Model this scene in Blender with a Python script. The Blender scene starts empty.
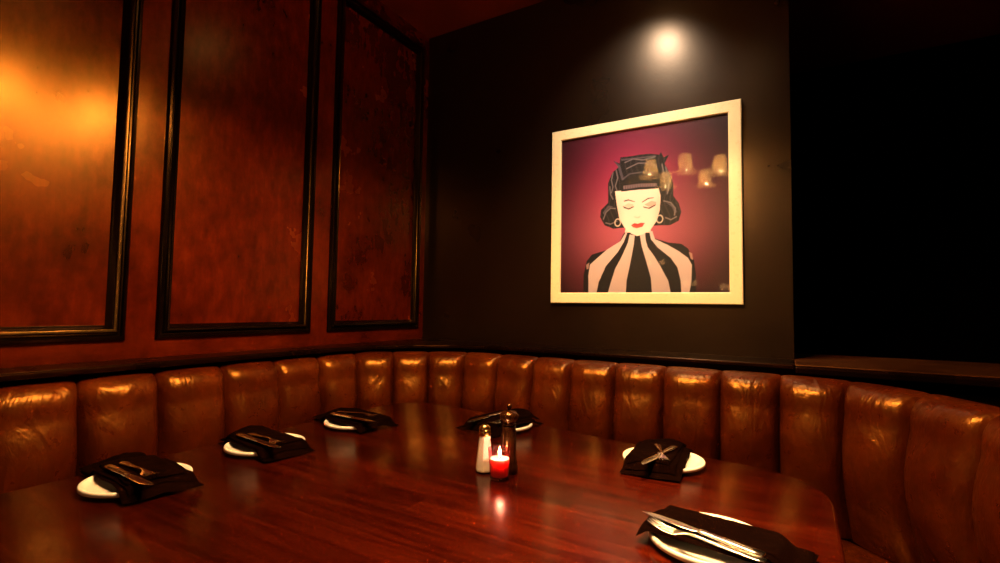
import bpy, math, random
import numpy as np
from mathutils import Vector, Matrix, noise
PI = math.pi
scene = bpy.context.scene
COL = scene.collection
rnd = random.Random(7)

# ------------------------------------------------------------------ helpers
class MB:
    """collects vertices and faces for ONE mesh object"""
    def __init__(s): s.v = []; s.f = []
    def add(s, vs, fs):
        o = len(s.v); s.v += [tuple(v) for v in vs]; s.f += [tuple(i + o for i in f) for f in fs]
    def box(s, a, b):
        (x0, y0, z0), (x1, y1, z1) = a, b
        s.add([(x0,y0,z0),(x1,y0,z0),(x1,y1,z0),(x0,y1,z0),(x0,y0,z1),(x1,y0,z1),(x1,y1,z1),(x0,y1,z1)],
              [(3,2,1,0),(4,5,6,7),(0,1,5,4),(1,2,6,5),(2,3,7,6),(3,0,4,7)])
    def lathe(s, prof, n=40, c=(0,0,0), close=False):
        vs = []; fs = []; m = len(prof)
        for r, z in prof:
            for k in range(n):
                a = 2*PI*k/n; vs.append((c[0]+r*math.cos(a), c[1]+r*math.sin(a), c[2]+z))
        for i in range(m-1):
            for k in range(n):
                k2 = (k+1) % n
                fs.append((i*n+k, i*n+k2, (i+1)*n+k2, (i+1)*n+k))
        if prof[0][0] > 1e-6: fs.append(tuple(reversed(range(n))))
        if prof[-1][0] > 1e-6 and not close: fs.append(tuple((m-1)*n+k for k in range(n)))
        s.add(vs, fs)
    def prism(s, poly, z0, z1):
        n = len(poly)
        s.add([(x,y,z0) for x,y in poly]+[(x,y,z1) for x,y in poly],
              [tuple(reversed(range(n))), tuple(range(n,2*n))]+[(i,(i+1)%n,(i+1)%n+n,i+n) for i in range(n)])
    def tube(s, pts, r, n=10):
        pts = [Vector(p) for p in pts]; rings = []
        for i, p in enumerate(pts):
            d = (pts[min(i+1,len(pts)-1)] - pts[max(i-1,0)]).normalized()
            u = d.orthogonal().normalized() if i == 0 else (u - d*u.dot(d)).normalized()
            w = d.cross(u); rr = r[i] if isinstance(r,(list,tuple)) else r
            rings.append([p + u*(rr*math.cos(2*PI*k/n)) + w*(rr*math.sin(2*PI*k/n)) for k in range(n)])
        fs = []
        for i in range(len(rings)-1):
            for k in range(n): fs.append((i*n+k, i*n+(k+1)%n, (i+1)*n+(k+1)%n, (i+1)*n+k))
        fs.append(tuple(reversed(range(n)))); fs.append(tuple((len(rings)-1)*n+k for k in range(n)))
        s.add([v for r_ in rings for v in r_], fs)
    def build(s, name, mat=None, parent=None, smooth=True, bevel=0, angle=40, seg=2, subsurf=0):
        me = bpy.data.meshes.new(name); me.from_pydata(s.v, [], s.f); me.update()
        import bmesh
        bm = bmesh.new(); bm.from_mesh(me)
        bmesh.ops.remove_doubles(bm, verts=bm.verts, dist=1e-6)
        bmesh.ops.recalc_face_normals(bm, faces=bm.faces)
        bm.to_mesh(me); bm.free()
        o = bpy.data.objects.new(name, me); COL.objects.link(o)
        for m in (mat if isinstance(mat,(list,tuple)) else [mat]):
            if m: me.materials.append(m)
        if smooth:
            me.polygons.foreach_set('use_smooth', [True]*len(me.polygons))
            try: me.set_sharp_from_angle(angle=math.radians(angle))
            except Exception: pass
        if bevel:
            b = o.modifiers.new('bevel','BEVEL'); b.width = bevel; b.segments = seg; b.limit_method = 'ANGLE'; b.angle_limit = math.radians(35)
        if subsurf:
            b = o.modifiers.new('sub','SUBSURF'); b.levels = subsurf; b.render_levels = subsurf
        if parent: o.parent = parent
        return o

def tag(o, label=None, cat=None, group=None, kind=None):
    if label: o['label'] = label
    if cat: o['category'] = cat
    if group: o['group'] = group
    if kind: o['kind'] = kind
    return o
def empty(name, loc, rz=0):
    o = bpy.data.objects.new(name, None); COL.objects.link(o); o.location = loc; o.rotation_euler[2] = rz
    o.empty_display_size = .05
    return o

# ------------------------------------------------------------------ materials
class Mat:
    def __init__(s, name):
        s.m = bpy.data.materials.new(name); s.m.use_nodes = True
        s.t = s.m.node_tree; s.n = s.t.nodes; s.p = s.n['Principled BSDF']
    def node(s, typ, **kw):
        n = s.n.new(typ)
        for k, v in kw.items():
            if k in n.inputs: n.inputs[k].default_value = v
            else: setattr(n, k, v)
        return n
    def link(s, a, b): s.t.links.new(a, b)
    def set(s, **kw):
        for k, v in kw.items(): s.p.inputs[k.replace('_',' ')].default_value = v
        return s
    def coords(s, scale=(1,1,1), rot=(0,0,0), kind='Object'):
        tc = s.node('ShaderNodeTexCoord'); mp = s.node('ShaderNodeMapping')
        mp.inputs['Scale'].default_value = scale; mp.inputs['Rotation'].default_value = rot
        s.link(tc.outputs[kind], mp.inputs['Vector']); return mp.outputs['Vector']
    def noise(s, vec, scale, detail=4, rough=.55, dist=0):
        n = s.node('ShaderNodeTexNoise'); n.inputs['Scale'].default_value = scale; n.inputs['Detail'].default_value = detail
        n.inputs['Roughness'].default_value = rough; n.inputs['Distortion'].default_value = dist
        s.link(vec, n.inputs['Vector']); return n.outputs['Fac']
    def ramp(s, fac, stops):
        r = s.node('ShaderNodeValToRGB'); e = r.color_ramp.elements
        while len(e) < len(stops): e.new(.5)
        for el, (p, c) in zip(e, stops): el.position = p; el.color = (*c, 1)
        s.link(fac, r.inputs['Fac']); return r.outputs['Color']
    def mix(s, fac, a, b, mode='MIX'):
        m = s.node('ShaderNodeMix', data_type='RGBA', blend_type=mode)
        if isinstance(fac, (int,float)): m.inputs[0].default_value = fac
        else: s.link(fac, m.inputs[0])
        for i, x in ((6,a),(7,b)):
            if isinstance(x, tuple): m.inputs[i].default_value = (*x,1)
            else: s.link(x, m.inputs[i])
        return m.outputs[2]
    def maprange(s, v, a, b, c, d):
        m = s.node('ShaderNodeMapRange'); s.link(v, m.inputs[0])
        for i, x in zip((1,2,3,4),(a,b,c,d)): m.inputs[i].default_value = x
        return m.outputs[0]
    def bump(s, h, strength=.2, dist=.01, prev=None):
        b = s.node('ShaderNodeBump'); b.inputs['Strength'].default_value = strength; b.inputs['Distance'].default_value = dist
        s.link(h, b.inputs['Height'])
        if prev: s.link(prev, b.inputs['Normal'])
        return b.outputs['Normal']
    def col(s, c): s.link(c, s.p.inputs['Base Color']); return s
    def nrm(s, c): s.link(c, s.p.inputs['Normal']); return s
    def rgh(s, c): s.link(c, s.p.inputs['Roughness']); return s

def plain(name, c, rough=.5, metal=0, **kw):
    m = Mat(name); m.set(Base_Color=(*c,1), Roughness=rough, Metallic=metal, **kw)
    v = m.coords((1,1,1)); n = m.noise(v, 60, 3); m.rgh(m.maprange(n, .3, .7, max(.02,rough*.85), min(1,rough*1.15)))
    return m.m

def wood_mat(name, dark, mid, light, axis, rough=.3, figure=1.0, coat=.3, coat_r=.15, bump=.08, tint=None, ior=1.5, mottle=False):
    m = Mat(name)
    sc = [14,14,14]; sc[axis] = 1.0
    v = m.coords(tuple(sc)); v2 = m.coords((1,1,1))
    fine = m.noise(v, 6, 6, .6, .4) if not mottle else m.noise(m.coords(tuple(1.0 if k == axis else 2.2 for k in range(3))), 13, 4, .62, .1)
    broad = m.noise(v2, 4.5*figure, 4, .6, .1)
    sc3 = [26,26,26]; sc3[axis] = 2
    pores = m.noise(m.coords(tuple(sc3)), 2.4, 2, .5)
    a = m.ramp(fine, [(.25,dark),(.52,mid),(.8,light)])
    b = m.ramp(broad, [(.3,(.42,.34,.3)),(.5,(.9,.88,.86)),(.7,(1.3,1.3,1.25))])
    c = m.mix(1.0, a, b, 'MULTIPLY')
    c = m.mix(m.maprange(pores,.45,.75,0,.3), c, dark)
    m.col(c)
    m.rgh(m.maprange(broad, .3, .7, rough*.93, rough*1.08))
    m.set(Coat_Weight=coat, Coat_Roughness=coat_r, IOR=ior)
    if tint: m.set(Specular_Tint=(*tint,1))
    m.nrm(m.bump(pores, bump, .002, m.bump(m.noise(v2, 7, 1), .006, .01)))
    return m.m

M = {}
M['panel'] = wood_mat('mahogany_panel', (.032,.0020,.0003), (.056,.0044,.0006), (.088,.0094,.0011), 2, .26, .8, 0, .2, .006, (1,.48,.11), 1.52, True)
M['rail'] = wood_mat('mahogany_rail', (.038,.0026,.0004), (.060,.0050,.0007), (.082,.0085,.0011), 1, .24, 1.0, 0, .2, .014, (1,.48,.11), 1.5, True)
M['stile'] = wood_mat('mahogany_stile', (.038,.0026,.0004), (.060,.0050,.0007), (.082,.0085,.0011), 2, .24, 1.0, 0, .2, .014, (1,.48,.11), 1.5, True)
M['black_wood'] = wood_mat('ebonised_moulding', (.001,.0005,.0004), (.002,.001,.0007), (.004,.0012,.0007), 2, .2, 1.0, 0, .12, .02, (1,.52,.15), 1.34)
M['ledge'] = wood_mat('dark_ledge_wood', (.0015,.0006,.0003), (.003,.001,.0005), (.006,.0015,.0007), 0, .28, 1.0, 0, .2, .02, (1,.4,.14), 1.28)
M['counter'] = wood_mat('counter_wood', (.022,.006,.0015), (.04,.012,.003), (.06,.018,.005), 0, .4, 1.0, 0, .3, .03, (1,.5,.2), 1.4)

def table_mat():
    m = Mat('table_mahogany')
    v = m.coords((1,1,1))
    sep = m.node('ShaderNodeSeparateXYZ'); m.link(v, sep.inputs[0])
    def mth(op, a, b=None):
        n = m.node('ShaderNodeMath', operation=op)
        for i, x in enumerate((a,b)):
            if x is None: continue
            if isinstance(x,(int,float)): n.inputs[i].default_value = x
            else: m.link(x, n.inputs[i])
        return n.outputs[0]
    row = mth('FLOOR', mth('MULTIPLY', sep.outputs['Y'], 9.5))
    shift = mth('FLOOR', mth('ADD', mth('MULTIPLY', sep.outputs['X'], .9), mth('MULTIPLY', row, .37)))
    wn = m.node('ShaderNodeTexWhiteNoise', noise_dimensions='2D')
    cmb = m.node('ShaderNodeCombineXYZ'); m.link(row, cmb.inputs[0]); m.link(shift, cmb.inputs[1]); m.link(cmb.outputs[0], wn.inputs['Vector'])
    tone = wn.outputs['Value']
    # grain runs along X, offset per board
    cv = m.node('ShaderNodeCombineXYZ')
    m.link(mth('ADD', mth('MULTIPLY', sep.outputs['X'], 1.6), mth('MULTIPLY', tone, 17)), cv.inputs[0])
    m.link(mth('MULTIPLY', sep.outputs['Y'], 22), cv.inputs[1]); m.link(mth('MULTIPLY', tone, 9), cv.inputs[2])
    g1 = m.noise(cv.outputs[0], 1.5, 6, .62, 1.0)
    cv2 = m.node('ShaderNodeCombineXYZ')
    m.link(mth('MULTIPLY', sep.outputs['X'], 6), cv2.inputs[0]); m.link(mth('MULTIPLY', sep.outputs['Y'], 80), cv2.inputs[1])
    g2 = m.noise(cv2.outputs[0], 1.2, 4, .6)
    c = m.ramp(g1, [(.28,(.007,.0005,.0002)),(.44,(.020,.0014,.0003)),(.60,(.036,.0031,.0006)),(.78,(.062,.0072,.0013))])
    t = m.ramp(tone, [(0,(.6,.55,.55)),(.5,(.95,.95,.95)),(1,(1.35,1.35,1.3))])
    c = m.mix(1.0, c, t, 'MULTIPLY')
    c = m.mix(m.maprange(g2,.42,.75,0,.45), c, (.008,.0008,.0003))
    m.col(c)
    m.set(Roughness=.3, IOR=1.36, Specular_Tint=(1,.5,.22,1))
    m.rgh(m.maprange(m.noise(v, 14, 4), .3,.7,.17,.25))
    wob = m.noise(v, 7, 2)
    m.nrm(m.bump(g2, .06, .001, m.bump(wob, .06, .01)))
    return m.m
M['table'] = table_mat()

def leather_mat():
    m = Mat('caramel_leather')
    v = m.coords((1,1,1), kind='Object')
    big = m.noise(v, 5, 4, .6, .6); mott = m.noise(v, 26, 5, .65, .5)
    c = m.ramp(big, [(.3,(.026,.0026,.0003)),(.5,(.045,.0055,.0006)),(.72,(.078,.0125,.0011))])
    c = m.mix(m.maprange(mott,.42,.7,0,.45), c, (.022,.003,.0004))
    m.col(c)
    m.set(Roughness=.3, IOR=1.6, Specular_Tint=(1,.50,.11,1))
    m.rgh(m.maprange(mott,.3,.7,.25,.38))
    cr = m.noise(m.coords((1,1,.32)), 24, 3, .55, 2.4)
    cr2 = m.noise(m.coords((1,1,.5)), 11, 2, .5, 1.5)
    vor = m.node('ShaderNodeTexVoronoi'); vor.inputs['Scale'].default_value = 130; m.link(v, vor.inputs['Vector'])
    n1 = m.bump(cr2, .42, .016)
    n2 = m.bump(cr, .28, .008, n1)
    m.nrm(m.bump(vor.outputs['Distance'], .12, .001, n2))
    return m.m
M['leather'] = leather_mat()

def paint_mat(name, c, rough, ior=1.42, tint=(1,.74,.52)):
    m = Mat(name); v = m.coords((1,1,1)); n = m.noise(v, 90, 3); b = m.noise(v, 2.2, 4)
    m.col(m.mix(m.maprange(b,.3,.7,0,1), tuple(x*.85 for x in c), tuple(x*1.15 for x in c)))
    m.set(Roughness=rough, IOR=ior, Specular_Tint=(*tint,1)); m.nrm(m.bump(n, .08, .002)); m.rgh(m.maprange(b,.3,.7,rough*.92,rough*1.08)); return m.m
M['wall_dark'] = paint_mat('dark_umber_paint', (.0048,.0021,.0009), .29)
M['black_paint'] = paint_mat('black_paint', (.0006,.0004,.0004), .8, 1.05)
M['ceiling'] = paint_mat('oxblood_ceiling_paint', (.12,.013,.0025), .4)
M['floor'] = wood_mat('dark_floor_boards', (.02,.008,.004), (.035,.014,.006), (.05,.02,.009), 0, .4)

M['porcelain'] = plain('white_porcelain', (.82,.80,.76), .18, Coat_Weight=.3, Coat_Roughness=.05)
def cloth_mat():
    m = Mat('napkin_cloth'); v = m.coords((1,1,1)); w = m.node('ShaderNodeTexWave', wave_type='BANDS'); w.inputs['Scale'].default_value = 110
    m.link(v, w.inputs['Vector']); n = m.noise(v, 30, 4)
    m.col(m.ramp(n, [(.3,(.0010,.0002,.00015)),(.7,(.0021,.0005,.0003))])); m.set(Roughness=.9, Specular_IOR_Level=.03, Specular_Tint=(1,.4,.2,1))
    m.nrm(m.bump(w.outputs['Fac'], .15, .001, m.bump(n, .25, .004))); return m.m
M['cloth'] = cloth_mat()
M['steel'] = plain('polished_steel', (.78,.74,.70), .16, 1)
M['brass'] = plain('brass_cap', (.72,.46,.16), .24, 1)
M['mill'] = wood_mat('mill_walnut', (.012,.0035,.001), (.024,.007,.002), (.04,.012,.0035), 2, .22, 3, 0, .1, .02, (1,.6,.3), 1.5)
M['salt'] = plain('salt', (.93,.92,.90), .75)
M['frame'] = plain('pale_cream_lacquer', (.74,.60,.34), .3, Coat_Weight=.3, Coat_Roughness=.12)
M['bronze'] = plain('aged_bronze', (.10,.06,.03), .35, 1)
M['wax'] = None

def glass_coat(name, tint=(1,1,1), ior=1.5, rough=.015, extra=0, gain=1.2):
    m = bpy.data.materials.new(name); m.use_nodes = True; t = m.node_tree; n = t.nodes
    n.remove(n['Principled BSDF'])
    tr = n.new('ShaderNodeBsdfTransparent'); tr.inputs[0].default_value = (*tint,1)
    gl = n.new('ShaderNodeBsdfGlossy'); gl.inputs['Roughness'].default_value = rough
    lw = n.new('ShaderNodeLayerWeight'); lw.inputs['Blend'].default_value = .5
    pw = n.new('ShaderNodeMath'); pw.operation = 'POWER'; pw.inputs[1].default_value = 5; t.links.new(lw.outputs['Facing'], pw.inputs[0])
    ml = n.new('ShaderNodeMath'); ml.operation = 'MULTIPLY_ADD'; ml.inputs[1].default_value = .9*gain; ml.inputs[2].default_value = .042*gain+extra
    t.links.new(pw.outputs[0], ml.inputs[0])
    mx = n.new('ShaderNodeMixShader'); t.links.new(ml.outputs[0], mx.inputs[0]); t.links.new(tr.outputs[0], mx.inputs[1]); t.links.new(gl.outputs[0], mx.inputs[2])
    t.links.new(mx.outputs[0], n['Material Output'].inputs['Surface']); return m
M['pane'] = glass_coat('picture_glass', gain=.18)
M['clear_glass'] = glass_coat('clear_shaker_glass', (.97,.97,.96))
M['red_glass'] = glass_coat('rose_votive_glass', (.99,.68,.72), 1.5, .03, .0)

def emis(name, c, s, base=None):
    m = Mat(name); m.set(Base_Color=(*(base or c),1), Roughness=.5, Emission_Color=(*c,1), Emission_Strength=s); return m.m
SH = 24.0
def shade_mat():
    m = Mat('amber_shade_glass'); v = m.coords((1,1,1), kind='Generated')
    sp = m.node('ShaderNodeSeparateXYZ'); m.link(v, sp.inputs[0])
    n = m.noise(v, 5, 3)
    m.set(Base_Color=(.8,.55,.25,1), Roughness=.3)
    m.link(m.ramp(n, [(.3,(1,.40,.07)),(.7,(1,.50,.13))]), m.p.inputs['Emission Color'])
    r = m.ramp(sp.outputs['Z'], [(.0,(.25,.25,.25)),(.16,(.45,.45,.45)),(.30,(1,1,1)),(.75,(.85,.85,.85)),(1,(.3,.3,.3))])
    ml = m.node('ShaderNodeMath', operation='MULTIPLY'); m.link(r, ml.inputs[0]); ml.inputs[1].default_value = SH; m.link(ml.outputs[0], m.p.inputs['Emission Strength'])
    return m.m
M['shade'] = shade_mat()
M['globe'] = emis('frosted_globe_light', (1,.55,.2), 12)
M['bulb'] = emis('bulb_glow', (1,.6,.25), 10)
M['lens'] = emis('downlight_lens', (1,.72,.42), 14)
M['flame'] = emis('candle_flame', (1,.62,.2), 16)
def wax_mat():
    m = Mat('rose_wax'); v = m.coords((1,1,1), kind='Generated'); n = m.noise(v, 4, 3)
    m.set(Base_Color=(.85,.35,.33,1), Roughness=.45, Subsurface_Weight=1.0, Subsurface_Radius=(1.0,.35,.3), Subsurface_Scale=.03)
    m.col(m.ramp(n, [(.3,(.84,.36,.40)),(.7,(.92,.50,.50))]))
    return m.m
M['wax'] = wax_mat()

# ------------------------------------------------------------------ camera
yaw, pitch, roll = math.radians(30.28), math.radians(3.063), math.radians(.894)
F = Vector((-math.sin(yaw)*math.cos(pitch), math.cos(yaw)*math.cos(pitch), math.sin(pitch)))
r0 = Vector((math.cos(yaw), math.sin(yaw), 0)); u0 = r0.cross(F)
rr = r0*math.cos(roll) + u0*math.sin(roll); uu = -r0*math.sin(roll) + u0*math.cos(roll)
cam = bpy.data.cameras.new('camera'); co = bpy.data.objects.new('camera', cam); COL.objects.link(co)
cam.sensor_width = 36; cam.lens = 493.1/1000*36; cam.sensor_fit = 'HORIZONTAL'; cam.clip_start = .02
mw = Matrix.Identity(4)
for i in range(3): mw[i][0] = rr[i]; mw[i][1] = uu[i]; mw[i][2] = -F[i]
mw[0][3], mw[1][3], mw[2][3] = 0, 0, 1.175
co.matrix_world = mw
scene.camera = co

# ------------------------------------------------------------------ the setting
CE = 2.87; XW = -1.95; YB = 2.385
def struct(name, mb, mat, **kw):
    o = mb.build(name, mat, smooth=kw.pop('smooth', False), **kw); o['kind'] = 'structure'; return o
b = MB(); b.box((-2.1,-3.6,-.1),(3.2,4.2,0)); struct('floor', b, M['floor'])
b = MB(); b.box((-2.1,-3.6,CE),(3.2,4.2,CE+.1)); struct('ceiling', b, M['ceiling'])
b = MB(); b.box((XW,YB,0),(.02,YB+.13,CE)); struct('wall_back', b, M['wall_dark'])
b = MB(); b.box((.02,4.0,0),(3.2,4.1,CE)); struct('wall_recess', b, M['black_paint'])
b = MB(); b.box((3.1,-3.5,0),(3.2,4.0,CE)); struct('wall_right', b, M['black_paint'])
b = MB(); b.box((XW,-3.6,0),(3.1,-3.5,CE)); struct('wall_rear', b, M['black_paint'])
# left wall: backing with framed raised panels
b = MB(); b.box((XW-.15,-3.6,0),(XW-.006,YB+.13,CE)); wl = struct('wall_left', b, M['stile'])
PZ0, PZ1 = 1.045, 2.777
pan = [(-2.19,-1.51),(-1.42,-.74),(-.65,.03),(.125,.808),(.9,1.555),(1.654,2.335)]
xs0, xs1 = XW-.006, XW+.012
b = MB()
edges = [-3.5] + [e for p in pan for e in p] + [YB]
for i in range(0, len(edges), 2): b.box((xs0,edges[i],.0),(xs1,edges[i+1],CE))
o = b.build('stile', M['stile'], wl, smooth=False)
b = MB()
for y0, y1 in pan: b.box((xs0,y0,0.0),(xs1,y1,PZ0)); b.box((xs0,y0,PZ1),(xs1,y1,CE))
b.build('rail', M['rail'], wl, smooth=False)
for y0, y1 in pan:
    b = MB(); b.box((xs0,y0+.02,PZ0+.02),(XW-.002,y1-.02,PZ1-.02)); b.build('panel', M['panel'], wl, smooth=False)
    # bolection moulding: swept profile (inset from outer edge, height), mitred
    prof = [(0,.012),(.001,.020),(.006,.026),(.013,.027),(.017,.021),(.021,.020),(.025,.028),(.031,.033),(.038,.030),(.043,.022),(.046,.012),(.050,.008),(.053,.0)]
    b = MB(); vs = []; n = len(prof)
    for (cy, cz, sy, sz) in ((y0,PZ0,1,1),(y1,PZ0,-1,1),(y1,PZ1,-1,-1),(y0,PZ1,1,-1)):
        for d, h in prof: vs.append((XW+h, cy+sy*d, cz+sz*d))
    fs = [(c*n+i, c*n+i+1, ((c+1)%4)*n+i+1, ((c+1)%4)*n+i) for c in range(4) for i in range(n-1)]
    b.add(vs, fs); b.build('panel_moulding', M['black_wood'], wl, angle=35)

# ledge running over the top of the booth, and the low partition with its counter
inner = [(-1.77,-3.5),(-1.775,.5),(-1.79,1.2),(-1.785,1.55),(-1.74,1.79),(-1.64,1.95),(-1.50,2.06),(-1.34,2.112),(-1.1,2.125),(-.6,2.13),(.02,2.135),(.02,YB-.001),(XW+.001,YB-.001),(XW+.001,-3.5)]
b = MB(); b.prism(inner, .962, .982); t1 = struct('trim_1', b, M['ledge'], bevel=.006, seg=3)
apr = [(-1.86,-3.5),(-1.86,1.55),(-1.80,1.84),(-1.68,2.0),(-1.52,2.11),(-1.34,2.16),(.02,2.17),(.02,YB-.001),(XW+.001,YB-.001),(XW+.001,-3.5)]
b = MB(); b.prism(apr, 0, .9615); struct('trim_2', b, M['ledge'])
# small wall mouldings above the ledge
b = MB(); b.box((.0205,2.18,0),(3.1,2.74,.9475)); struct('partition_right', b, M['black_paint'])
b = MB(); b.box((.0205,2.135,.948),(3.1,2.76,.9755)); struct('trim_3', b, M['ledge'], bevel=.006, seg=3)
b = MB(); b.box((.0205,2.15,.9756),(3.1,2.755,.982)); struct('trim_4', b, M['counter'], bevel=.003, seg=2)

# ------------------------------------------------------------------ banquette
booth = empty('banquette', (-.7,1.9,0))
tag(booth, 'curved U-shaped caramel leather booth with vertical channel-tufted back', 'banquette')
booth_inv = Matrix.Translation((.7,-1.9,0))
def shift(mb):
    mb.v = [(x+.7, y-1.9, z) for x, y, z in mb.v]; return mb
seams = [(-1.85, -0.501), (-1.85, -0.276), (-1.85, -0.051), (-1.85, 0.18), (-1.85, 0.412), (-1.848, 0.64), (-1.846, 0.848), (-1.848, 1.066), (-1.85, 1.286), (-1.856, 1.506), (-1.806, 1.705), (-1.686, 1.849), (-1.555, 1.965), (-1.394, 2.072), (-1.192, 2.081), (-1.0, 2.082), (-0.816, 2.078), (-0.622, 2.076), (-0.426, 2.074), (-0.22, 2.07), (-0.022, 2.065), (0.184, 2.012), (0.352, 1.853), (0.462, 1.63), (0.52, 1.43), (0.545, 1.2), (0.55, 0.97), (0.55, 0.74), (0.55, 0.51), (0.55, 0.28), (0.55, 0.05), (0.55, -0.18)]
Z0B, Z1B, DEP = .45, .953, .135
def bis(i):
    """inward normal at a seam (miter)"""
    ns = []
    for a, c in ((i-1,i),(i,i+1)):
        if 0 <= a and c < len(seams):
            d = Vector((seams[c][0]-seams[a][0], seams[c][1]-seams[a][1], 0)).normalized(); ns.append(Vector((d.y,-d.x,0)))
    n = sum(ns, Vector()).normalized(); return n/ max(.6, n.dot(ns[0]))
def channel(i):
    A, B = Vector((*seams[i],0)), Vector((*seams[i+1],0)); nA, nB = bis(i), bis(i+1)
    NU, NV = 26, 46; b = MB(); vs = []
    ph = rnd.uniform(0,50)
    # vertical profile: (depth fraction, z), from the bottom up over the top and down the back
    prof = []
    for k in range(NV):
        t = k/(NV-1)
        if t < .62:
            q = t/.62; z = Z0B + (Z1B-.105-Z0B)*q; d = .42 + .53*math.sin(min(1,q/.72)*PI/2) - (.20*((q-.72)/.28)**1.6 if q > .72 else 0)
        else:
            q = (t-.62)/.38*1.15*PI/2
            z = Z1B-.105 + .105*min(1,math.sin(min(q,PI/2))**.75) - (.012*(q-PI/2) if q > PI/2 else 0)
            d = .75*max(0, 1-(1-math.cos(q))**1.2) if q < PI/2 else -.12*(q-PI/2)
        prof.append((d, z))
    for k, (d, z) in enumerate(prof):
        for j in range(NU+1):
            u = j/NU; e = abs(2*u-1)
            bul = .72*(1-e**7)**.6 + .28*(1-e**2) if e < 1 else 0
            p = A.lerp(B, u); n = nA.lerp(nB, u)
            w = noise.noise(Vector((p.x*6+ph, p.y*6, z*3.2)))*.0045 + noise.noise(Vector((p.x*15, p.y*15+ph, z*5)))*.0028
            w += noise.noise(Vector((p.x*34, p.y*34+ph, z*9)))*.0012
            dep = DEP*d*(.50+.50*bul) + w*min(1,bul+.1)*(1 if d > .15 else max(0,d)/.15)
            zz = z - .006*(1-bul)*min(1,max(0,(z-.86)/.09))
            vs.append((p.x+n.x*dep, p.y+n.y*dep, zz))
    fs = [(k*(NU+1)+j, k*(NU+1)+j+1, (k+1)*(NU+1)+j+1, (k+1)*(NU+1)+j) for k in range(NV-1) for j in range(NU)]
    b.add(vs, fs)
    return shift(b).build('back_channel', M['leather'], booth, angle=80)
for i in range(len(seams)-1): channel(i)
def offs(d):
    return [(seams[i][0]+bis(i).x*d, seams[i][1]+bis(i).y*d) for i in range(len(seams))]
def band(name, d0, d1, z0, z1, mat, **kw):
    a, c = offs(d0), offs(d1); b = MB(); n = len(a); vs = []
    for P_ in (a, c):
        for z in (z0, z1): vs += [(x,y,z) for x,y in P_]
    # 0: a low, 1: a high, 2: c low, 3: c high
    fs = []
    for i in range(n-1):
        fs += [(n+i,n+i+1,3*n+i+1,3*n+i),(i,2*n+i,2*n+i+1,i+1),(2*n+i,3*n+i,3*n+i+1,2*n+i+1),(i,i+1,n+i+1,n+i)]
    fs += [(0,n,3*n,2*n),(n-1,3*n-1,4*n-1,2*n-1)]
    b.add(vs, fs); return shift(b).build(name, mat, booth, **kw)
band('back_board', -.006, .03, 0, .93, M['ledge'], smooth=False)
band('seat_cushion', .032, .50, .33, .449, M['leather'], bevel=.03, seg=4)
band('plinth', .032, .44, 0, .329, M['ledge'], smooth=False)

# ------------------------------------------------------------------ table
TZ = .75
table = empty('dining_table', (-.7,.8,0)); tag(table, 'large mahogany dining table with rounded corners inside the leather booth', 'table')
def smooth_poly(pts, rounds, seg=10):
    out = []
    n = len(pts)
    for i in range(n):
        p = Vector(pts[i]); a = Vector(pts[i-1]); c = Vector(pts[(i+1)%n]); r = rounds[i]
        if r <= 0: out.append(tuple(p)); continue
        p0 = p+(a-p).normalized()*r; p1 = p+(c-p).normalized()*r
        for k in range(seg+1):
            t = k/seg; out.append(tuple(p0*(1-t)**2 + p*2*t*(1-t) + p1*t*t))
    return out
tp = smooth_poly([(-1.505,-.25),(.06,-.25),(.09,1.535),(-.55,1.618),(-1.1,1.737),(-1.25,1.762),(-1.515,1.765)],[.2,.2,.21,.05,.05,.05,.2])
cx, cy = -.7, .8
b = MB()
ring = [(0,.708,.0),(0,0,0)]
prof = [(.03,-.040),(.010,-.038),(.002,-.030),(0,-.018),(.001,-.008),(.004,-.003),(.010,0)]
def inset(poly, d):
    out = []; n = len(poly)
    for i in range(n):
        a, p, c = (Vector((*poly[(i+k)%n],0)) for k in (-1,0,1))
        t = (c-a).normalized(); nn = Vector((-t.y,t.x,0)); out.append((p.x+nn.x*d, p.y+nn.y*d))
    return out
vs = []; n = len(tp)
for d, z in prof: vs += [(x-cx, y-cy, TZ+z) for x, y in inset(tp, d)]
fs = [(k*n+i, k*n+(i+1)%n, (k+1)*n+(i+1)%n, (k+1)*n+i) for k in range(len(prof)-1) for i in range(n)]
fs += [tuple(reversed(range(n))), tuple((len(prof)-1)*n+i for i in range(n))]
b.add(vs, fs); b.build('tabletop', M['table'], table, angle=50)
b = MB(); b.lathe([(.055,.03),(.075,.06),(.06,.12),(.06,.55),(.09,.66),(.20,.70),(.20,.7095)], 32); b.build('pedestal', M['black_wood'], table)
b = MB(); b.lathe([(.34,0),(.34,.012),(.30,.025),(.055,.03)], 40); b.build('base', M['black_wood'], table)

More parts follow.
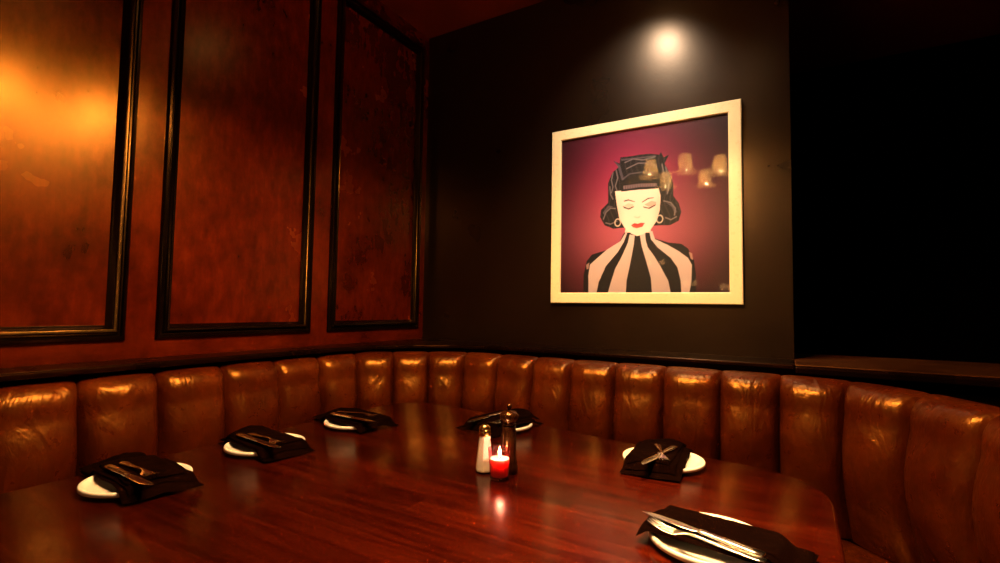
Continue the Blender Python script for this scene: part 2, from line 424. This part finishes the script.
# ------------------------------------------------------------------ place settings
RP = .109
def plate(name, c, label):
    b = MB()
    b.lathe([(0,.002),(.062,.002),(.064,0),(.068,0),(.070,.003),(.098,.006),(.109,.010),(RP,.0155),(RP-.001,.0185),(RP-.004,.0195),(RP-.009,.0175),(RP-.014,.0125),(RP-.024,.0105),(.05,.0095),(0,.009)], 64)
    o = b.build(name, M['porcelain'], angle=70); o.location = (c[0],c[1],TZ+.0002); tag(o, label, 'plate', 'place setting plates'); return o
def drape(x, y, pc):
    r = math.hypot(x-pc[0], y-pc[1])
    if r < RP+.001: return .0205
    t = min(1, (r-RP-.001)/.032); t = t*t*(3-2*t)
    return .0205*(1-t) + .0012*t
def napkin(c, ang, L, W, pc, label, seed, hump=.012, skew=(0,0,0,0), second=(.012,.97,.86)):
    rn = random.Random(seed); b = MB(); ca, sa = math.cos(ang), math.sin(ang)
    corner = [(-1,-1,rn.uniform(-.012,.012),rn.uniform(-.008,.008)) for _ in range(4)]
    ox, oy = rn.uniform(0,40), rn.uniform(0,40)
    def slab(L, W, dl, dw, off, T, rot, NU=56, NV=32, hp=0):
        cr, sr = math.cos(rot), math.sin(rot); top = []; bot = []
        for i in range(NU+1):
            for j in range(NV+1):
                s = i/NU*2-1; t = j/NV*2-1
                # slightly irregular outline
                l = (L/2)*s*(1+.02*noise.noise(Vector((t*1.5+ox,seed,0)))) + skew[0]*t*W/2; w = (W/2)*t*(1+.05*noise.noise(Vector((s*2+oy,seed,3)))) + skew[1]*s*L/2
                x = dl + l*cr - w*sr; y = dw + l*sr + w*cr
                X = c[0]+x*ca-y*sa; Y = c[1]+x*sa+y*ca
                es = max(0, (abs(s)-(1-2*.010/L))/(2*.010/L)); et = max(0, (abs(t)-(1-2*.010/W))/(2*.010/W))
                e = max(0, 1-min(1, es*es+et*et))**.5
                wr = .0022*noise.noise(Vector((X*22+ox, Y*22, off*200))) + .0012*noise.noise(Vector((X*60, Y*60+oy, 1)))
                h = drape(X, Y, pc) + off + max(0,wr+.0012) + hp*math.exp(-((s-.80)/.22)**2)*(.55+.45*math.cos(t*2.2+.6))
                mid = h + T/2
                top.append((X,Y,TZ+mid+T/2*e)); bot.append((X,Y,TZ+mid-T/2*e))
        n = (NU+1)*(NV+1); fs = []
        for i in range(NU):
            for j in range(NV):
                a, b_, c_, d = i*(NV+1)+j, (i+1)*(NV+1)+j, (i+1)*(NV+1)+j+1, i*(NV+1)+j+1
                fs.append((a,b_,c_,d)); fs.append((n+d,n+c_,n+b_,n+a))
        b.add(top+bot, fs)
    slab(L, W, 0, 0, .0002, .0055, 0)
    slab(L*second[1], W*second[2], second[0], .006, .0060, .0050, rn.uniform(-.05,.05), hp=hump)
    slab(L*second[1]*.93, W*second[2]*.86, second[0]*1.5, .004, .0112, .0045, rn.uniform(-.06,.06), hp=hump*1.1)
    b.v = [(x-c[0], y-c[1], z-TZ) for x, y, z in b.v]
    o = b.build('napkin', M['cloth'], angle=60); o.location = (c[0],c[1],TZ)
    tag(o, label, 'napkin', 'folded dark napkins'); return o

def bar(b, secs, n=12):
    """sweep of elliptical sections: (x, y, z, half width, half thickness) along local X"""
    vs = []
    for x, y, z, w, t in secs:
        for k in range(n):
            a = 2*PI*k/n; vs.append((x, y+w*math.copysign(abs(math.cos(a))**.7,math.cos(a)), z+t*math.copysign(abs(math.sin(a))**.8,math.sin(a))))
    fs = [(i*n+k, i*n+(k+1)%n, (i+1)*n+(k+1)%n, (i+1)*n+k) for i in range(len(secs)-1) for k in range(n)]
    fs += [tuple(reversed(range(n))), tuple((len(secs)-1)*n+k for k in range(n))]
    b.add(vs, fs)
def make_fork():
    root = empty('fork', (0,0,0))
    b = MB()   # tip at +X .19, handle end at 0
    bar(b, [(0,0,.0022,.005,.0009),(.002,0,.0022,.0085,.0015),(.012,0,.0023,.0095,.0018),(.04,0,.003,.0072,.0019),(.08,0,.0052,.0042,.002),(.105,0,.0075,.0030,.0022),(.12,0,.0075,.0032,.002),(.128,0,.0062,.0045,.0016)])
    b.build('handle', M['steel'], root, angle=60)
    b = MB()
    bar(b, [(.126,0,.0066,.004,.0017),(.132,0,.0055,.0085,.0014),(.138,0,.0043,.0118,.0012),(.143,0,.0036,.0124,.0011),(.1445,0,.0034,.0124,.001)])
    for k in range(4):
        y = (k-1.5)*.0074
        bar(b, [(.1435,y*.97,.0035,.0019,.0010),(.150,y,.0030,.0014,.0010),(.166,y*.98,.0050,.0012,.0009),(.180,y*.96,.0098,.0011,.0008),(.189,y*.95,.0140,.0006,.0005)], 8)
    b.build('tines', M['steel'], root, angle=60)
    return root
def make_knife():
    root = empty('table_knife', (0,0,0))
    b = MB()
    bar(b, [(0,0,.004,.004,.0015),(.002,0,.004,.0085,.0032),(.02,0,.0042,.0095,.0036),(.06,0,.0042,.0080,.0036),(.095,0,.0042,.0062,.0034),(.102,0,.0042,.0075,.0036),(.106,0,.0042,.0075,.0036),(.110,0,.0042,.0058,.0024)])
    b.build('handle', M['steel'], root, angle=60)
    b = MB()
    bar(b, [(.109,0,.0042,.0055,.0018),(.118,.0005,.0042,.0088,.0011),(.15,.0008,.0042,.0102,.0009),(.185,.0008,.0042,.0098,.0008),(.205,.0022,.0042,.0075,.0007),(.215,.0042,.0042,.0038,.0006),(.219,.0056,.0042,.001,.0004)])
    b.build('blade', M['steel'], root, angle=60)
    return root
def copy_tree(o):
    c = o.copy(); COL.objects.link(c)
    for ch in list(o.children):
        d = ch.copy(); COL.objects.link(d); d.parent = c
    return c
fork0, knife0 = make_fork(), make_knife()
used = set()
def lay(proto, tip, end, z, label, group, pitch=0.0, ln=.19):
    o = proto if proto.name not in used else copy_tree(proto); used.add(proto.name)
    d = Vector((tip[0]-end[0], tip[1]-end[1], 0)); a = math.atan2(d.y, d.x)
    o.location = (end[0], end[1], z); o.rotation_euler = (0, -pitch, a)
    tag(o, label, 'fork' if proto is fork0 else 'knife', group); return o

S = [ # id, plate centre, napkin centre, angle, L, W, fork(tip,end), knife(tip,end), labels
 dict(p=(-1.315,.592), n=(-1.345,.608), a=PI-.12, L=.33, W=.15, f=((-1.20,.575),(-1.39,.590)), k=((-1.16,.545),(-1.378,.556)), hump=.016,
      w='at the panelled-wall setting nearest the camera'),
 dict(p=(-1.335,.932), n=(-1.337,.934), a=PI-.13, L=.288, W=.15, f=((-1.212,.893),(-1.392,.918)), k=((-1.185,.865),(-1.40,.888)), hump=.012,
      w='at the middle setting along the panelled wall'),
 dict(p=(-1.335,1.285), n=(-1.355,1.30), a=PI-.15, L=.295, W=.17, f=((-1.235,1.297),(-1.42,1.275)), k=((-1.19,1.222),(-1.405,1.235)), hump=.016,
      w='at the setting in the far booth corner'),
 dict(p=(-.885,1.545), n=(-.892,1.55), a=PI/2-.2, L=.27, W=.185, f=((-.845,1.40),(-.862,1.59)), k=((-.935,1.395),(-.905,1.61)), hump=.014,
      w='at the setting behind the pepper mill'),
 dict(p=(-.305,1.435), n=(-.318,1.445), a=PI/2+.06, L=.315, W=.15, f=((-.270,1.300),(-.330,1.480)), k=((-.322,1.262),(-.280,1.476)), hump=.012,
      w='at the back setting below the portrait'),
 dict(p=(-.126,.987), n=(-.108,.983), a=-.12, L=.265, W=.135, f=((-.222,.924),(-.034,.888)), k=((-.250,.978),(-.036,.903)), hump=.004,
      w='at the nearest setting, beside the rounded table end'),
]
pl = ['white plate ', 'dark folded napkin ', 'steel fork ', 'steel table knife ']
for i, s in enumerate(S):
    plate('plate', s['p'], pl[0]+s['w'])
    napkin(s['n'], s['a'], s['L'], s['W'], s['p'], pl[1]+s['w'], i*7+3, hump=s['hump'])
    zt = TZ+.0205+.0175
    lay(fork0, *s['f'], zt, pl[2]+s['w'], 'forks on the napkins')
    lay(knife0, *s['k'], zt, pl[3]+s['w'], 'knives on the napkins')

# ------------------------------------------------------------------ centre of the table
mill = empty('pepper_mill', (-.631,1.139,TZ)); tag(mill, 'dark turned wooden pepper mill with ball knob behind the red candle', 'pepper mill')
b = MB(); b.lathe([(.0225,0),(.0242,.002),(.0245,.012),(.0232,.022),(.0218,.026),(.0222,.030),(.0205,.036),(.0195,.06),(.0198,.085),(.0185,.105),(.0175,.115),(.0180,.118),(.0150,.1205)], 40); b.build('body', M['mill'], mill, angle=50)
b = MB(); b.lathe([(.0140,.1210),(.0172,.1225),(.0175,.1255),(.0150,.1275),(.0155,.1305),(.0215,.135),(.0252,.1415),(.0245,.149),(.0185,.1545),(.0105,.1575),(.006,.1585),(.0045,.160)], 40); b.build('head', M['mill'], mill, angle=50)
b = MB(); b.lathe([(.0035,.1602),(.0042,.163),(.0062,.166),(.0072,.1695),(.0062,.173),(.0035,.1755),(0,.176)], 24); b.build('knob', M['mill'], mill)
salt = empty('salt_shaker', (-.686,1.109,TZ)); tag(salt, 'tapered glass salt shaker full of white salt with brass cap', 'salt shaker')
def hexprof(b, prof, n=8, twist=PI/8):
    vs = []
    for r, z in prof: vs += [(r*math.cos(2*PI*k/n+twist), r*math.sin(2*PI*k/n+twist), z) for k in range(n)]
    m = len(prof); fs = [(i*n+k, i*n+(k+1)%n, (i+1)*n+(k+1)%n, (i+1)*n+k) for i in range(m-1) for k in range(n)]
    fs += [tuple(reversed(range(n))), tuple((m-1)*n+k for k in range(n))]; b.add(vs, fs)
b = MB(); hexprof(b, [(.0225,0),(.0238,.002),(.0238,.006),(.0150,.094),(.0135,.097)]); b.build('glass_body', M['clear_glass'], salt, smooth=False)
b = MB(); hexprof(b, [(.0215,.004),(.0222,.007),(.0142,.092)]); b.build('salt_fill', M['salt'], salt, smooth=False)
b = MB(); b.lathe([(.0150,.0935),(.0155,.095),(.0155,.105),(.0145,.107),(.0150,.109),(.0135,.116),(.0085,.1205),(0,.122)], 28); b.build('cap', M['brass'], salt, angle=40)
vot = empty('votive_holder', (-.626,1.084,TZ)); tag(vot, 'small rose red glass votive holder around the lit candle', 'candle holder')
b = MB()
pr = [(.0,.002),(.021,.002),(.0232,.004),(.0245,.012),(.0270,.045),(.0292,.0745),(.0288,.0755),(.0280,.0748),(.0258,.045),(.0234,.0125),(.0215,.008),(0,.0075)]
b.lathe(pr, 40); b.build('glass_cup', M['red_glass'], vot, angle=70)
can = empty('candle', (-.626,1.084,TZ+.0078)); tag(can, 'lit rose pink candle burning inside the red glass votive', 'candle')
b = MB(); b.lathe([(0,.0),(.0205,.0005),(.0222,.004),(.0245,.040),(.0240,.0435),(.021,.0435),(.014,.041),(0,.040)], 36); b.build('wax', M['wax'], can, angle=60)
b = MB(); b.tube([(0,0,.0395),(.0005,0,.044),(.0012,0,.0475)], .0009, 8); b.build('wick', M['black_paint'], can)
b = MB(); b.lathe([(0,.0462),(.0028,.0485),(.0042,.053),(.0036,.059),(.0018,.066),(0,.0725)], 16); b.build('flame', M['flame'], can)

# ------------------------------------------------------------------ framed portrait
PX0, PX1, PZb, PZt = -1.07, -.165, 1.2055, 2.1105
FW, FT = .053, .028
pic = empty('framed_portrait', ((PX0+PX1)/2, YB, (PZb+PZt)/2))
tag(pic, 'square pale-framed portrait of a dark-haired woman in a striped top', 'picture')
ox, oz = (PX0+PX1)/2, (PZb+PZt)/2; H = (PX1-PX0)/2
b = MB(); pr = [(0,-.001),(0,-FT+.003),(.003,-FT),(FW-.004,-FT),(FW,-FT+.004),(FW,-.016)]; n = len(pr); vs = []
for sx, sz in ((-1,-1),(1,-1),(1,1),(-1,1)):
    for d, y in pr: vs.append((sx*(H-d), y, sz*(H-d)))
b.add(vs, [(c*n+i, c*n+i+1, ((c+1)%4)*n+i+1, ((c+1)%4)*n+i) for c in range(4) for i in range(n-1)])
b.build('frame', M['frame'], pic, smooth=False)
POLY = {
    'hair': [(0.3466, 0.8205), (0.3857, 0.7983), (0.3911, 0.8367), (0.4513, 0.8337), (0.5103, 0.8362), (0.5733, 0.8324), (0.6248, 0.8194), (0.635, 0.8341), (0.6501, 0.7996), (0.6804, 0.8113), (0.6551, 0.7615), (0.69, 0.693), (0.7047, 0.6278), (0.7045, 0.5645), (0.7339, 0.5197), (0.7483, 0.4662), (0.7335, 0.4153), (0.6842, 0.3928), (0.6342, 0.3964), (0.3977, 0.3969), (0.348, 0.3947), (0.2917, 0.421), (0.263, 0.4739), (0.2685, 0.5187), (0.3138, 0.5596), (0.3135, 0.6272), (0.3133, 0.6836), (0.3412, 0.7479), (0.3802, 0.7766)],
    'face': [(0.3584, 0.628), (0.4136, 0.6254), (0.6194, 0.6161), (0.6315, 0.572), (0.6263, 0.4873), (0.6089, 0.4249), (0.573, 0.3741), (0.5314, 0.3499), (0.4946, 0.3414), (0.4573, 0.36), (0.4195, 0.3954), (0.3866, 0.4529), (0.3698, 0.5432)],
    'neck': [(0.4249, 0.395), (0.4142, 0.3408), (0.4012, 0.2943), (0.5934, 0.2844), (0.5781, 0.331), (0.573, 0.3848)],
    'bangs': [(0.3859, 0.6976), (0.3971, 0.6205), (0.4891, 0.6217), (0.6194, 0.6182), (0.6246, 0.6798), (0.5103, 0.7046)],
    'bangshine': [(0.408, 0.656), (0.5103, 0.6586), (0.6092, 0.6494), (0.6102, 0.63), (0.5103, 0.6368), (0.4114, 0.6334)],
    'browl': [(0.4115, 0.5636), (0.4409, 0.5696), (0.4806, 0.5525), (0.4785, 0.5483), (0.4409, 0.5619), (0.4159, 0.5566)],
    'browr': [(0.523, 0.5462), (0.5576, 0.5667), (0.5937, 0.5673), (0.5917, 0.5622), (0.5586, 0.559), (0.5251, 0.5406)],
    'eyel': [(0.405, 0.5332), (0.441, 0.5145), (0.4753, 0.5257), (0.4732, 0.5171), (0.4442, 0.5055), (0.4138, 0.517)],
    'eyer': [(0.5293, 0.5185), (0.5627, 0.5079), (0.606, 0.5254), (0.6019, 0.5151), (0.5679, 0.4989), (0.5335, 0.5095)],
    'shadr': [(0.5367, 0.5276), (0.5783, 0.5474), (0.609, 0.5369), (0.6019, 0.5194), (0.5627, 0.5123)],
    'shadl': [(0.4138, 0.5335), (0.4409, 0.5453), (0.4732, 0.5357), (0.4678, 0.5231), (0.441, 0.5167)],
    'lipu': [(0.4573, 0.4091), (0.4786, 0.4207), (0.4967, 0.415), (0.5157, 0.4201), (0.5398, 0.4172), (0.4999, 0.4028)],
    'lipl': [(0.4573, 0.4091), (0.4999, 0.405), (0.5398, 0.4172), (0.5262, 0.3955), (0.4914, 0.3882), (0.4701, 0.3951)],
    'nose': [(0.4765, 0.4633), (0.4946, 0.4553), (0.5146, 0.4613), (0.5104, 0.4508), (0.4946, 0.4488), (0.4786, 0.4555)],
    'bowl': [(0.3522, 0.8197), (0.389, 0.7866), (0.4134, 0.6943), (0.4003, 0.6903), (0.3746, 0.7773)],
    'bowline': [(0.3966, 0.8247), (0.4782, 0.8209), (0.6043, 0.8181), (0.6063, 0.8113), (0.4783, 0.8121), (0.3978, 0.8134)],
    'arc': [(0.4024, 0.7012), (0.446, 0.7291), (0.5209, 0.7306), (0.5939, 0.7158), (0.5959, 0.7091), (0.5209, 0.7229), (0.4482, 0.7211), (0.4068, 0.6917)],
    'curll': [(0.28, 0.5007), (0.3139, 0.5428), (0.3476, 0.5341), (0.3196, 0.5254), (0.2915, 0.4829)],
    'curlr': [(0.6646, 0.5263), (0.7044, 0.512), (0.7239, 0.4683), (0.714, 0.4587), (0.6964, 0.5001)],
    'body': [(0.156, -0.0042), (0.157, 0.1105), (0.1767, 0.1994), (0.2115, 0.2406), (0.3099, 0.2657), (0.3889, 0.3132), (0.4174, 0.3676), (0.5799, 0.3572), (0.599, 0.3201), (0.6745, 0.2921), (0.748, 0.2804), (0.7839, 0.2516), (0.8156, 0.1813), (0.8257, 0.0973), (0.8252, -0.005)],
    's1': [(0.4296, 0.375), (0.393, 0.3155), (0.3057, 0.2659), (0.1988, 0.1774), (0.1887, 0.1099), (0.1894, -0.0043), (0.2414, -0.0043), (0.2556, 0.0667), (0.3019, 0.1659), (0.3767, 0.2503), (0.4134, 0.3103), (0.4337, 0.3625)],
    's2': [(0.4498, 0.3532), (0.4378, 0.3007), (0.3973, 0.2124), (0.3605, 0.1477), (0.3317, 0.0575), (0.3135, -0.0044), (0.4263, -0.0045), (0.4301, 0.0726), (0.4461, 0.1454), (0.4621, 0.2262), (0.474, 0.2907), (0.4795, 0.3473)],
    's3': [(0.5112, 0.3454), (0.5215, 0.2802), (0.545, 0.1988), (0.5758, 0.0864), (0.5819, -0.0047), (0.6885, -0.0048), (0.6739, 0.0691), (0.6292, 0.1563), (0.5913, 0.2209), (0.5566, 0.2704), (0.545, 0.3111), (0.5411, 0.3556)],
    's4': [(0.566, 0.3661), (0.576, 0.3174), (0.6142, 0.2676), (0.6891, 0.2013), (0.7257, 0.1457), (0.7435, 0.0681), (0.7469, -0.0049), (0.7884, -0.005), (0.8008, 0.0673), (0.8034, 0.1588), (0.7836, 0.1978), (0.7333, 0.2384), (0.667, 0.2807), (0.599, 0.3161), (0.5837, 0.3649)],
    'gl': [(0.1742, 0.1782), (0.1943, 0.1903), (0.1902, 0.1522), (0.1771, 0.1483)],
    'gr': [(0.7874, 0.2322), (0.8051, 0.2237), (0.8106, 0.1853), (0.7979, 0.1934)],
}
def build_print():
    N = 330; HI = H-FW+.001
    uu_, vv_ = np.meshgrid(np.linspace(0,1,N), np.linspace(0,1,N))
    def inside(poly, U=uu_, V=vv_):
        r = np.zeros(U.shape, bool); n = len(poly)
        for i in range(n):
            (x0,y0),(x1,y1) = poly[i], poly[(i+1)%n]
            if y0 == y1: continue
            c = ((y0 > V) != (y1 > V)) & (U < (x1-x0)*(V-y0)/(y1-y0)+x0); r ^= c
        return r
    def aa(poly):
        e = .3/N; return sum(inside(poly, uu_+dx*e, vv_+dy*e).astype(float) for dx,dy in ((-1,-.4),(.4,-1),(1,.4),(-.4,1)))/4
    def lin(c): c = np.array(c, float)/255; return np.where(c < .04045, c/12.92, ((c+.055)/1.055)**2.4)
    img = np.zeros((N,N,3))
    # crimson studio backdrop with a pale pink halo, part of the print
    d1 = np.exp(-(((uu_-.47)/.26)**2 + ((vv_-.62)/.33)**2)); d2 = np.exp(-(((uu_-.5)/.34)**2 + ((vv_-.36)/.22)**2))
    edge = np.clip(1.15-np.hypot((uu_-.45)*1.25,(vv_-.55)*1.0)*1.35, .12, 1)
    base = lin((82,9,34)); hot = lin((140,32,68)); pale = lin((172,92,108))
    img[:] = base*edge[...,None]
    img += hot*(d1*.85)[...,None]; img = img*(1-(d2*.6)[...,None]) + pale*(d2*.6)[...,None]
    def put(key, col, k=1.0, poly=None):
        nonlocal img
        a = (aa(poly if poly is not None else POLY[key])*k)[...,None]; img = img*(1-a) + np.asarray(col)*a
    blk = lin((14,10,16)); skin = lin((228,204,190)); shade = lin((205,152,140)); stripe = lin((186,166,164))
    put('body', blk); put('neck', lin((232,196,180))); put('body', blk)
    for k in ('s1','s2','s3','s4'): put(k, stripe)
    fade = np.clip(.62+.38*(vv_+.02)/.34, .6, 1)[...,None]; bm = aa(POLY['body'])[...,None]; img = img*(1-bm) + img*fade*bm  # lighting falloff towards the bottom, put into the print colour of the body
    put('gl', lin((150,120,115)), .7); put('gr', lin((150,120,115)), .7)
    put('hair', blk)
    # strands: fine lighter waves inside the hair
    st = (np.sin(uu_*190+np.sin(vv_*26)*3.2)*.5+.5)**8; m = (aa(POLY['hair'])*st*.13)[...,None]; img = img*(1-m)+lin((92,78,88))*m
    # loose curls: lighter arcs of sheen at the sides and over the crown
    def stroke(pts, w, col, k):
        nonlocal img
        m = np.zeros(uu_.shape)
        for (x0,y0),(x1,y1) in zip(pts[:-1], pts[1:]):
            L2 = (x1-x0)**2+(y1-y0)**2; t = np.clip(((uu_-x0)*(x1-x0)+(vv_-y0)*(y1-y0))/L2, 0, 1)
            m = np.maximum(m, np.clip(1.2-np.hypot(uu_-x0-t*(x1-x0), vv_-y0-t*(y1-y0))/w, 0, 1))
        m = (m*aa(POLY['hair'])*k)[...,None]; img = img*(1-m)+col*m
    sh = lin((132,120,128))
    for pts in ([(.345,.745),(.335,.70),(.345,.655),(.335,.62)],[(.365,.76),(.375,.71),(.36,.66),(.375,.615)],[(.325,.66),(.33,.61),(.345,.58)],
                [(.285,.46),(.30,.50),(.33,.525),(.36,.52)],[(.30,.435),(.33,.425),(.37,.44)],[(.65,.54),(.69,.525),(.715,.49),(.71,.45)],[(.66,.44),(.69,.425),(.72,.44)],
                [(.66,.74),(.675,.69),(.68,.63),(.67,.58)],[(.64,.76),(.65,.71),(.655,.66)],[(.42,.80),(.47,.815),(.53,.80),(.60,.81)],[(.43,.76),(.50,.785),(.57,.775),(.61,.75)]):
        stroke(pts, .0045, sh, .5)
    put('face', skin)
    fa = aa(POLY['face']); cheek = np.clip(((np.abs(uu_-.497)-.075)/.06),0,1)*np.clip((.62-vv_)/.1,0,1); m = (fa*cheek*.6)[...,None]; img = img*(1-m)+shade*m
    put('shadl', lin((226,170,150)), .8); put('shadr', lin((222,150,136)), .9)
    put('bangs', blk); put('bangshine', lin((120,98,108)), .75)
    cb = (np.sin(uu_*420)*.5+.5); m = (aa(POLY['bangshine'])*cb*.55)[...,None]; img = img*(1-m)+blk*m
    for k in ('browl','browr','eyel','eyer'): put(k, lin((52,36,36)), .95)
    put('nose', lin((196,140,120)), .55)
    put('lipu', lin((178,44,44))); put('lipl', lin((200,66,58)))
    for k in ('bowl','bowline','arc','curll','curlr'): put(k, lin((84,76,88)), .55)
    for ex, ey in ((.3756,.4316),(.6262,.4343)):
        r = np.hypot((uu_-ex)/.8,(vv_-ey)); m = (np.clip(1-np.abs(r-.022)/.006,0,1)*.9)[...,None]; img = img*(1-m)+lin((196,180,166))*m
    me = bpy.data.meshes.new('print'); xs = np.linspace(-HI,HI,N)
    X, Z = np.meshgrid(xs, xs); co_ = np.stack([X, np.full_like(X,-.017), Z],-1).reshape(-1,3)
    idx = np.arange(N*N).reshape(N,N); q = np.stack([idx[:-1,:-1],idx[:-1,1:],idx[1:,1:],idx[1:,:-1]],-1).reshape(-1,4)
    me.vertices.add(N*N); me.vertices.foreach_set('co', co_.ravel())
    me.loops.add(q.size); me.loops.foreach_set('vertex_index', q.ravel().astype(np.int32))
    me.polygons.add(len(q)); me.polygons.foreach_set('loop_start', np.arange(0,q.size,4,dtype=np.int32)); me.polygons.foreach_set('loop_total', np.full(len(q),4,np.int32))
    me.update(calc_edges=True)
    at = me.color_attributes.new('ink','FLOAT_COLOR','POINT'); at.data.foreach_set('color', np.concatenate([np.clip(img,0,1).reshape(-1,3), np.ones((N*N,1))],1).astype(np.float32).ravel())
    m = Mat('photo_print'); a = m.node('ShaderNodeAttribute', attribute_name='ink'); m.col(a.outputs['Color']); m.set(Roughness=.5, Specular_IOR_Level=.2)
    me.materials.append(m.m); o = bpy.data.objects.new('print', me); COL.objects.link(o); o.parent = pic
build_print()
b = MB(); b.box((-H+FW-.002,-.0225,-H+FW-.002),(H-FW+.002,-.020,H-FW+.002)); b.v = b.v
g = MB(); hi = H-FW+.0005; g.add([(-hi,-.0215,-hi),(hi,-.0215,-hi),(hi,-.0215,hi),(-hi,-.0215,hi)], [(0,1,2,3)]); g.build('glass', M['pane'], pic, smooth=False)
b = MB(); b.box((-H+.004,-.0155,-H+.004),(H-.004,-.001,H-.004)); b.build('backing', M['black_paint'], pic, smooth=False)

# ------------------------------------------------------------------ lamps
def light(kind, name, loc, energy, color, parent=None, **kw):
    l = bpy.data.lights.new(name, kind); l.energy = energy; l.color = color
    for k, v in kw.items(): setattr(l, k, v)
    o = bpy.data.objects.new(name, l); COL.objects.link(o); o.location = loc
    if parent: o.parent = parent
    return o
WARM = (1,.56,.22)
CH = Vector((-.63,.91,0)); ZR = 2.2
chand = empty('chandelier', (CH.x,CH.y,CE)); tag(chand, 'five-armed bronze chandelier with glowing amber bell shades over the table', 'chandelier')
b = MB(); b.lathe([(.065,-.0005),(.065,-.012),(.045,-.03),(.015,-.04)], 32); b.build('ceiling_rose', M['bronze'], chand)
b = MB(); b.tube([(0,0,-.035),(0,0,-.50)], .008, 12); b.build('stem', M['bronze'], chand)
b = MB(); b.lathe([(.008,-.46),(.022,-.475),(.030,-.50),(.022,-.53),(.012,-.55),(0,-.565)], 24); b.build('hub', M['bronze'], chand)
sp = [(-.85,1.12),(-.607,1.135),(-.40,1.0),(-.82,.74),(-.54,.67)]
for x, y in sp:
    dx, dy = x-CH.x, y-CH.y; zt = ZR+.075-CE
    b = MB(); b.tube([(dx*.08,dy*.08,-.50),(dx*.3,dy*.3,-.54),(dx*.6,dy*.6,-.53),(dx*.88,dy*.88,-.50),(dx,dy,-.53),(dx,dy,zt+.0)], .006, 10); b.build('arm', M['bronze'], chand)
    b = MB(); z0 = ZR-CE
    b.lathe([(.014,z0+.074),(.030,z0+.072),(.040,z0+.062),(.044,z0+.03),(.047,z0-.01),(.052,z0-.035),(.066,z0-.05),(.084,z0-.056),(.084,z0-.059),(.064,z0-.054),(.049,z0-.037),(.044,z0-.01),(.041,z0+.03),(.037,z0+.06),(.028,z0+.069),(.012,z0+.071)], 32, (dx,dy,0), close=True)
    b.f = [f for f in b.f if len(f) == 4]
    sh = b.build('shade', M['shade'], chand)
    b = MB(); b.lathe([(0,z0-.015),(.012,z0-.008),(.017,z0+.008),(.012,z0+.03),(.007,z0+.045),(0,z0+.047)], 16, (dx,dy,0)); b.build('bulb', M['bulb'], sh)
LAMP = 14.5
for x, y in sp:
    light('POINT', 'shade_light', (x-CH.x,y-CH.y,ZR-CE-.03), LAMP, WARM, chand, shadow_soft_size=.018)

down = empty('ceiling_downlight', (-.61,1.735,CE)); tag(down, 'recessed round ceiling spotlight aimed at the framed portrait', 'downlight')
b = MB(); b.lathe([(.062,-.0005),(.062,-.006),(.052,-.008),(.046,-.004)], 32, close=True); b.build('ring', M['bronze'], down)
b = MB(); b.lathe([(0,-.0025),(.045,-.0025),(.045,-.0015),(0,-.0015)], 28); b.build('lens', M['lens'], down)
SPOT = 46
sl = light('SPOT', 'picture_spot', (0,0,-.02), SPOT, (1,.84,.68), down, spot_size=math.radians(80), spot_blend=1.0, shadow_soft_size=.035)
dv = Vector((-.615,2.37,1.78))-Vector((-.61,1.735,CE-.02)); sl.rotation_euler = dv.to_track_quat('-Z','Y').to_euler()

tdown = empty('ceiling_downlight', (-.2,1.0,CE)); tag(tdown, 'recessed round ceiling downlight above the middle of the dining table', 'downlight')
b = MB(); b.lathe([(.062,-.0005),(.062,-.006),(.052,-.008),(.046,-.004)], 32, close=True); b.build('ring', M['bronze'], tdown)
b = MB(); b.lathe([(0,-.0025),(.045,-.0025),(.045,-.0015),(0,-.0015)], 28); b.build('lens', M['lens'], tdown)
light('SPOT', 'table_spot', (0,0,-.02), 230, WARM, tdown, spot_size=math.radians(37), spot_blend=1.0, shadow_soft_size=.035)

light('POINT', 'candle_light', (-.626,1.084,TZ+.064), .8, (1,.6,.32), None, shadow_soft_size=.005)

gl = [((-1.84,1.95),.105,'nearest to the panelled wall'),((-1.31,1.60),.055,'second from the panelled wall'),((-.79,1.54),.055,'farthest from the panelled wall')]
for (x, z), sep, w in gl:
    s_ = empty('wall_sconce', (x,-3.5,z)); tag(s_, 'twin globe light on the rear wall, '+w, 'wall light', 'twin globe wall lights')
    b = MB(); b.box((-.04,.0005,-.07),(.04,.02,.03)); b.build('backplate', M['bronze'], s_, smooth=False, bevel=.004)
    for sg in (-1,1):
        b = MB(); b.tube([(0,.015,-.04),(sg*sep*.5,.06,-.075),(sg*sep,.10,-.06),(sg*sep,.10,-.045)], .006, 8); b.build('arm', M['bronze'], s_)
        b = MB(); b.lathe([(.05*math.sin(PI*k/16) if 0<k<16 else 0, -.05*math.cos(PI*k/16)) for k in range(17)], 24, (sg*sep,.10,0)); b.build('globe', M['globe'], s_)

# ------------------------------------------------------------------ world and view
w = bpy.data.worlds.new('world'); scene.world = w; w.use_nodes = True
w.node_tree.nodes['Background'].inputs[0].default_value = (.02,.01,.006,1); w.node_tree.nodes['Background'].inputs[1].default_value = .1
vs_ = scene.view_settings; vs_.view_transform = 'Standard'; vs_.look = 'None'; vs_.gamma = 1; vs_.use_curve_mapping = False
vs_.exposure = 1.5
scene.cycles.max_bounces = 8; scene.cycles.transparent_max_bounces = 12
scene.cycles.use_denoising = True
scene.cycles.sample_clamp_indirect = 6
